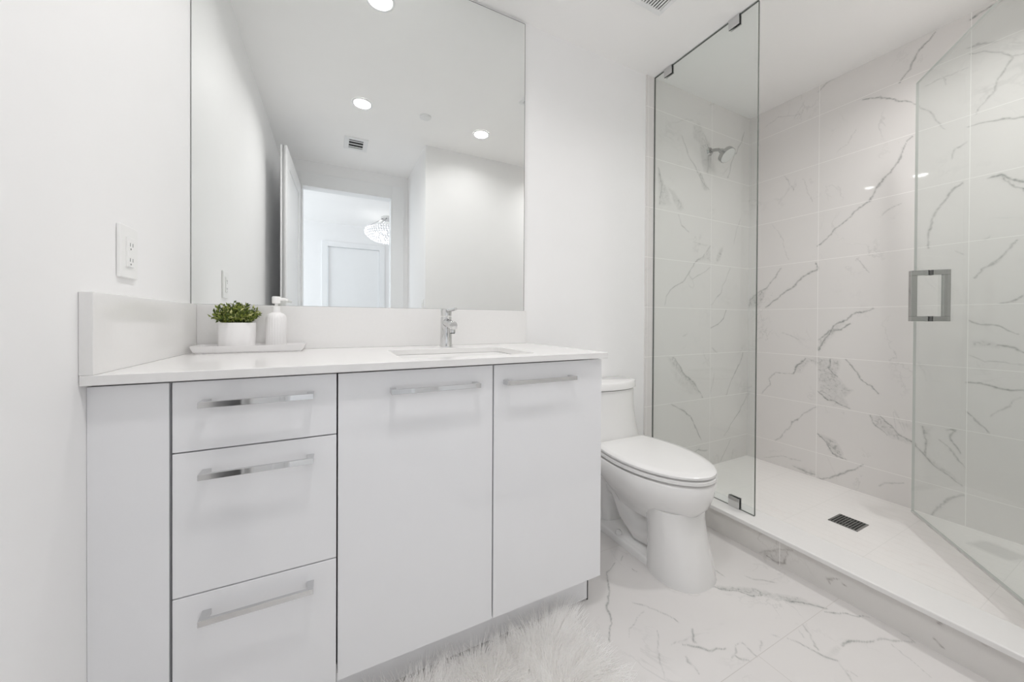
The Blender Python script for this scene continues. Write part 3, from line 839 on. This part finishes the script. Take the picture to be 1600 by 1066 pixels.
for tier, (rr, zz) in enumerate(((0.31, 2.32), (0.32, 2.29), (0.315, 2.26), (0.295, 2.235), (0.265, 2.21), (0.22, 2.185), (0.16, 2.165), (0.08, 2.15))):
    m_ = int(2 * math.pi * rr / 0.034)
    for k in range(m_):
        a = 2 * math.pi * (k + 0.5 * (tier % 2)) / m_
        c = Vector((CX + rr * math.cos(a), CY + rr * math.sin(a), zz))
        s = rc.uniform(0.012, 0.016)
        v = [bm.verts.new(c + Vector(q) * s) for q in ((1, 0, 0), (0, 1, 0), (-1, 0, 0), (0, -1, 0), (0, 0, 1.5), (0, 0, -1.5))]
        for i in range(4):
            bm.faces.new((v[i], v[(i + 1) % 4], v[4]))
            bm.faces.new((v[(i + 1) % 4], v[i], v[5]))
cr = link('crystals', bm, mat('crystal', (0.93, 0.93, 0.95), 0.05, metal=0.6), ch)
cr['kind'] = 'stuff'

# ------------------------------------------------------------------ toilet
TX = 1.715
to = thing('toilet', 'white one-piece toilet between the vanity and the shower', 'toilet', (TX, -0.38, 0))
def egg(z, yb, ym, yt, wb, w, dx=0.0, n=28, p=1.0):
    """plan outline: straight-ish back at yb (half width wb), widest w at ym, round tip at yt"""
    pts = []
    for i in range(n + 1):
        a = math.pi * i / n
        pts.append((TX + w * math.cos(a), ym - (ym - yt) * math.sin(a) ** p, z))
    m = 12
    for i in range(1, m):
        t = i / m
        pts.append((TX - wb - (w - wb) * math.cos(t * math.pi / 2) ** 0.8, ym + (yb - ym) * t, z))
    pts.append((TX - wb, yb, z))
    pts.append((TX + wb, yb, z))
    for i in range(m - 1, 0, -1):
        t = i / m
        pts.append((TX + wb + (w - wb) * math.cos(t * math.pi / 2) ** 0.8, ym + (yb - ym) * t, z))
    return pts
bm = bmesh.new()
loft(bm, [egg(0.185, -0.30, -0.42, -0.575, 0.085, 0.095), egg(0.215, -0.28, -0.42, -0.595, 0.095, 0.110), egg(0.25, -0.25, -0.415, -0.635, 0.115, 0.140), egg(0.29, -0.22, -0.41, -0.668, 0.135, 0.166),
          egg(0.33, -0.20, -0.41, -0.683, 0.15, 0.180), egg(0.384, -0.19, -0.41, -0.690, 0.16, 0.186), egg(0.390, -0.19, -0.41, -0.685, 0.156, 0.182)])
def rr3(z, x0, x1, y0, y1, r):
    return [(x, y, z) for x, y in rrect(x0, x1, y0, y1, r, 8)]
# front column
loft(bm, [rr3(0.0, TX - 0.134, TX + 0.122, -0.690, -0.445, 0.11), rr3(0.02, TX - 0.133, TX + 0.121, -0.688, -0.446, 0.11), rr3(0.10, TX - 0.126, TX + 0.112, -0.672, -0.446, 0.105),
          rr3(0.18, TX - 0.122, TX + 0.108, -0.652, -0.443, 0.10), rr3(0.23, TX - 0.122, TX + 0.113, -0.640, -0.43, 0.10), rr3(0.27, TX - 0.13, TX + 0.13, -0.63, -0.40, 0.09)])
# trapway behind it: an S-shaped pipe that bulges each side, and the floor flange
tube(bm, [(TX, -0.46, 0.10), (TX, -0.38, 0.085), (TX, -0.31, 0.13), (TX, -0.25, 0.215), (TX, -0.18, 0.215), (TX, -0.13, 0.12), (TX, -0.12, 0.02)], [0.075, 0.08, 0.08, 0.078, 0.08, 0.085, 0.09], n=28)
loft(bm, [rr3(0.0, TX - 0.112, TX + 0.112, -0.50, -0.03, 0.03), rr3(0.022, TX - 0.110, TX + 0.110, -0.50, -0.03, 0.03), rr3(0.03, TX - 0.10, TX + 0.10, -0.50, -0.04, 0.03)])
# back column up to the tank deck
loft(bm, [rr3(0.0, TX - 0.07, TX + 0.07, -0.20, -0.03, 0.03), rr3(0.22, TX - 0.09, TX + 0.09, -0.21, -0.02, 0.04), rr3(0.30, TX - 0.155, TX + 0.155, -0.24, -0.015, 0.05), rr3(0.39, TX - 0.182, TX + 0.182, -0.25, -0.012, 0.04)])
link('bowl', bm, PORC, to, smooth=True, autos=55)
def bowf(z, hw, yf, bow, yb, n=16):
    """tank outline with a bowed front"""
    pts = [(TX + hw, yb, z), (TX - hw, yb, z)]
    for i in range(n + 1):
        s = -1 + 2 * i / n
        e = abs(s) ** 6 * 0.018
        pts.append((TX + hw * s, yf + bow * s * s + e, z))
    return pts
bm = bmesh.new()
loft(bm, [bowf(0.392, 0.190, -0.215, 0.030, -0.012), bowf(0.43, 0.187, -0.205, 0.035, -0.012), bowf(0.50, 0.182, -0.198, 0.045, -0.012), bowf(0.58, 0.178, -0.195, 0.05, -0.012), bowf(0.671, 0.176, -0.193, 0.05, -0.012)])
link('tank', bm, PORC, to, smooth=True, autos=45)
bm = bmesh.new()
loft(bm, [bowf(0.676, 0.179, -0.198, 0.05, -0.009), bowf(0.677, 0.183, -0.203, 0.05, -0.008), bowf(0.702, 0.183, -0.203, 0.05, -0.008), bowf(0.710, 0.180, -0.199, 0.05, -0.010), bowf(0.713, 0.172, -0.190, 0.05, -0.014)])
link('tank_lid', bm, PORC, to, smooth=True, autos=40)
bm = bmesh.new()
loft(bm, [egg(0.3995, -0.215, -0.405, -0.690, 0.150, 0.184), egg(0.4005, -0.212, -0.405, -0.693, 0.153, 0.187), egg(0.4120, -0.212, -0.405, -0.693, 0.153, 0.187), egg(0.4135, -0.215, -0.405, -0.690, 0.150, 0.184)])
link('seat', bm, SEATP, to, smooth=True, autos=40)
bm = bmesh.new()
loft(bm, [egg(0.4205, -0.215, -0.405, -0.688, 0.150, 0.182), egg(0.422, -0.212, -0.405, -0.692, 0.153, 0.186), egg(0.430, -0.212, -0.405, -0.692, 0.153, 0.186), egg(0.436, -0.216, -0.405, -0.684, 0.148, 0.179), egg(0.4385, -0.23, -0.405, -0.655, 0.13, 0.155)])
link('lid', bm, SEATP, to, smooth=True, autos=40)
for s in (-1, 1):
    for y in (-0.33, -0.56):
        bm = bmesh.new()
        cyl(bm, (TX + s * 0.12, y, 0.391), (0, 0, 1), 0.008, 0.031, 12)
        link('seat_bumper', bm, SEATP, to)
for s in (-1, 1):
    bm = bmesh.new()
    lathe(bm, [(0.015, 0.026), (0.015, 0.036), (0.011, 0.044), (0.0, 0.047)], c=(TX + s * 0.088, -0.30), n=20, cap1=False)
    link('bolt_cap', bm, PORC, to, smooth=True)

# ------------------------------------------------------------------ shower
cb = thing('shower_curb', 'low marble curb with a white stone sill in front of the shower', 'shower curb', (2.17, -0.73, 0))
link('sill', BX(2.088, 2.243, YS + 0.002, -0.0085, 0.107, 0.127), QUARTZ, cb, bevel=0.004)
rs = grid_mesh('riser', lin(YS + 0.002, -0.0085, 0.004), lin(0.0, 0.107, 0.004), lambda a, b: (a * 0 + 2.107, a, b), TILE_C, VEIN_CURB, 51,
               extra=[[(2.238, YS + 0.002, 0.0), (2.238, -0.0085, 0.0), (2.238, -0.0085, 0.107), (2.238, YS + 0.002, 0.107)]])
rs.parent = cb
rs.matrix_parent_inverse = Matrix.Translation(-cb.location)

def pane(bm, P, L, n0, n1, z0, z1):
    """slab of glass; P(s, n, z) -> xyz; the two big faces get slot 0, the edges slot 1"""
    v = [bm.verts.new(P(s, n, z)) for z in (z0, z1) for s, n in ((0, n0), (L, n0), (L, n1), (0, n1))]
    for idx, mi in (((0, 3, 2, 1), 1), ((4, 5, 6, 7), 1), ((0, 1, 5, 4), 0), ((1, 2, 6, 5), 1), ((2, 3, 7, 6), 0), ((3, 0, 4, 7), 1)):
        bm.faces.new([v[i] for i in idx]).material_index = mi

gp = thing('shower_glass_panel', 'fixed clear glass panel between the toilet and the shower', 'glass panel', (2.17, -0.30, 0.127))
bm = bmesh.new()
pane(bm, lambda s, n, z: (2.17 + n, -0.010 - s, z), 0.590, -0.005, 0.005, 0.1275, 2.497)
link('glass', bm, [GLASS, GEDGE], gp)
for y0, z0, z1 in ((-0.135, 2.452, 2.4995), (-0.516, 2.452, 2.4995), (-0.535, 0.127, 0.178)):
    bm = bmesh.new()
    box(bm, 2.1585, 2.1645, y0, y0 + 0.052, z0, z1)
    box(bm, 2.1755, 2.1815, y0, y0 + 0.052, z0, z1)
    c = link('clip', bm, CHROME, gp, bevel=0.0008)
    bm = bmesh.new()
    if z0 > 1:
        box(bm, 2.1642, 2.1658, y0 - 0.0018, y0, z0, z1)
        box(bm, 2.1642, 2.1658, y0 - 0.0018, y0 + 0.052, z0 - 0.0018, z0)
    else:
        box(bm, 2.1642, 2.1658, y0 - 0.0018, y0, z0, z1)
        box(bm, 2.1642, 2.1658, y0 - 0.0018, y0 + 0.052, z1, z1 + 0.0018)
    link('gasket', bm, BLACKR, c)

HX, HY = 2.176, -1.447
EX, EY = 2.856, -0.918
DL = math.hypot(EX - HX, EY - HY)
ex, ey = (EX - HX) / DL, (EY - HY) / DL
nx, ny = -ey, ex
DP = lambda s, n, z: (HX + ex * s + nx * n, HY + ey * s + ny * n, z)
sdr = thing('shower_door', 'clear glass shower door swung open into the shower', 'shower door', (HX, HY, 0.14))
bm = bmesh.new()
pane(bm, lambda s, n, z: DP(0.02 + s, n, z), DL - 0.02, -0.005, 0.005, 0.145, 2.138)
link('glass', bm, [GLASS, mat('door_glass_edge', (0.62, 0.64, 0.62), 0.2)], sdr)
def pbox(bm, s0, s1, n0, n1, z0, z1):
    v = [bm.verts.new(DP(s, n, z)) for z in (z0, z1) for s, n in ((s0, n0), (s1, n0), (s1, n1), (s0, n1))]
    for idx in ((0, 3, 2, 1), (4, 5, 6, 7), (0, 1, 5, 4), (1, 2, 6, 5), (2, 3, 7, 6), (3, 0, 4, 7)):
        bm.faces.new([v[i] for i in idx])
bm = bmesh.new()
pbox(bm, 0.02, DL, -0.0055, 0.0055, 0.136, 0.1448)
link('bottom_seal', bm, SWEEP, sdr)
S0 = DL - 0.105
bm = bmesh.new()
for sg in (1, -1):
    a, b = sorted((0.0055 * sg, 0.062 * sg))
    for z0 in (1.030, 1.233):
        pbox(bm, S0 - 0.011, S0 + 0.011, a, b, z0, z0 + 0.022)
    a, b = sorted((0.042 * sg, 0.062 * sg))
    pbox(bm, S0 - 0.011, S0 + 0.011, a, b, 1.052, 1.233)
hd = link('handle', bm, HCHROME, sdr, bevel=0.001)
bm = bmesh.new()
for z0 in (1.0295, 1.2325):
    pbox(bm, S0 - 0.0115, S0 + 0.0115, 0.0051, 0.0078, z0, z0 + 0.023)
    pbox(bm, S0 - 0.0115, S0 + 0.0115, -0.0078, -0.0051, z0, z0 + 0.023)
link('gasket', bm, BLACKR, hd)
for z0 in (0.36, 1.90):
    bm = bmesh.new()
    pbox(bm, 0.0, 0.075, -0.012, 0.012, z0, z0 + 0.09)
    box(bm, HX - 0.03, HX + 0.03, YS + 0.0005, YS + 0.009, z0, z0 + 0.09)
    link('hinge', bm, CHROME, sdr, bevel=0.001)

sh = thing('shower_sprayer', 'chrome shower head on a short arm from the tiled back wall', 'shower head', (2.685, -0.008, 2.166))
bm = bmesh.new()
cyl(bm, (2.685, -0.0085, 2.166), (0, -1, 0), 0.028, 0.010, 32, 0.022)
link('flange', bm, HCHROME, sh, smooth=True, autos=40)
bm = bmesh.new()
tube(bm, [(2.685, -0.010, 2.166), (2.685, -0.045, 2.162), (2.682, -0.075, 2.150), (2.679, -0.098, 2.130)], 0.0105)
link('arm', bm, HCHROME, sh, smooth=True, autos=40)
hp = Vector((2.679, -0.098, 2.130))
hdv = Vector((0.05, -0.66, -0.75)).normalized()
bm = bmesh.new()
cyl(bm, hp - hdv * 0.008, hdv, 0.016, 0.022)
cyl(bm, hp + hdv * 0.012, hdv, 0.018, 0.022, 32, 0.046)
cyl(bm, hp + hdv * 0.034, hdv, 0.050, 0.024)
link('head', bm, HCHROME, sh, smooth=True, autos=40)
bm = bmesh.new()
cyl(bm, hp + hdv * 0.0575, hdv, 0.046, 0.003)
link('spray_face', bm, mat('spray_face', (0.70, 0.70, 0.69), 0.35), sh)

dn = thing('shower_drain', 'rectangular slotted steel drain in the shower floor', 'drain', (2.668, -0.752, 0.05))
X0, X1, Y0, Y1 = 2.609, 2.730, -0.808, -0.697
link('pit_shade', BX(X0, X1, Y0, Y1, 0.0502, 0.0508), DARK, dn)  # flat black sheet standing in for the shade under the grate
bm = bmesh.new()
for a in ((X0, X1, Y0, Y0 + 0.003), (X0, X1, Y1 - 0.003, Y1), (X0, X0 + 0.003, Y0, Y1), (X1 - 0.003, X1, Y0, Y1)):
    box(bm, *a, 0.0502, 0.0528)
for k in range(10):
    y = Y0 + (Y1 - Y0) * (k + 0.5) / 10
    w = 0.0016 if k not in (0, 9) else 0.0024
    box(bm, X0 + 0.003, X1 - 0.003, y - w, y + w, 0.0502, 0.0526)
box(bm, 2.6395, 2.6425, -0.775, -0.73, 0.0502, 0.0526)
box(bm, 2.6965, 2.6995, -0.775, -0.73, 0.0502, 0.0526)
link('grate', bm, mat('drain_steel', (0.36, 0.36, 0.35), 0.3, metal=1.0), dn)

# ------------------------------------------------------------------ fur rug
RX0, RX1, RY0, RY1 = 0.36, 1.135, -1.12, -0.565
rg = thing('fur_rug', 'fluffy white fur rug on the floor in front of the vanity', 'rug', ((RX0 + RX1) / 2, (RY0 + RY1) / 2, 0))
bm = bmesh.new()
prism(bm, rrect(RX0, RX1, RY0, RY1, 0.12, 8), 0.0005, 0.012)
link('backing', bm, FUR, rg)
NS, NG = 26000, 4
u = rng.uniform(RX0, RX1, NS)
v = rng.uniform(RY0, RY1, NS)
cl = np.stack([fnoise(u * 1000, v * 1000, 90, 61), fnoise(u * 1000, v * 1000, 90, 62)], -1) * 0.8 + np.stack([fnoise(u * 1000, v * 1000, 25, 63), fnoise(u * 1000, v * 1000, 25, 64)], -1) * 0.5
ln = rng.uniform(0.045, 0.075, NS)
edge = np.stack([(u - (RX0 + RX1) / 2) / ((RX1 - RX0) / 2), (v - (RY0 + RY1) / 2) / ((RY1 - RY0) / 2)], -1)
out_ = np.sign(edge) * np.clip(np.abs(edge) - 0.7, 0, 1) / 0.3
lean = cl * 0.75 + out_ * 0.75 + rng.normal(0, 0.18, (NS, 2)) + np.array([0.10, -0.25])
side = rng.normal(0, 1, (NS, 2))
side /= np.linalg.norm(side, axis=1)[:, None]
V = np.zeros((NS, NG + 1, 2, 3))
for k in range(NG + 1):
    t = k / NG
    off = lean * (0.25 * t + 0.75 * t * t)[..., None] if False else lean * (0.3 * t + 0.7 * t * t)
    z = 0.010 + ln * (t - 0.28 * t * t * np.clip(np.linalg.norm(lean, axis=1), 0, 1.6))
    cx = u + off[:, 0] * ln * 0.9
    cy = np.minimum(v + off[:, 1] * ln * 0.9, -0.528)
    w = 0.0011 * (1 - 0.75 * t)
    for s, sg in enumerate((-1, 1)):
        V[:, k, s, 0] = cx + side[:, 0] * w * sg
        V[:, k, s, 1] = cy + side[:, 1] * w * sg
        V[:, k, s, 2] = z
co = V.reshape(-1, 3)
base = np.arange(NS)[:, None] * (NG + 1) * 2
q = np.concatenate([np.stack([base[:, 0] + 2 * k, base[:, 0] + 2 * k + 1, base[:, 0] + 2 * k + 3, base[:, 0] + 2 * k + 2], -1) for k in range(NG)], 0)
me = bpy.data.meshes.new('fur')
me.vertices.add(len(co))
me.vertices.foreach_set('co', co.astype(np.float32).ravel())
me.loops.add(q.size)
me.loops.foreach_set('vertex_index', q.astype(np.int32).ravel())
me.polygons.add(len(q))
me.polygons.foreach_set('loop_start', np.arange(0, q.size, 4, dtype=np.int32))
me.polygons.foreach_set('loop_total', np.full(len(q), 4, dtype=np.int32))
me.update(calc_edges=True)
me.materials.append(FUR)
fu = bpy.data.objects.new('fur', me)
COL.objects.link(fu)
fu.parent = rg
fu.matrix_parent_inverse = Matrix.Translation(-rg.location)
fu['kind'] = 'stuff'
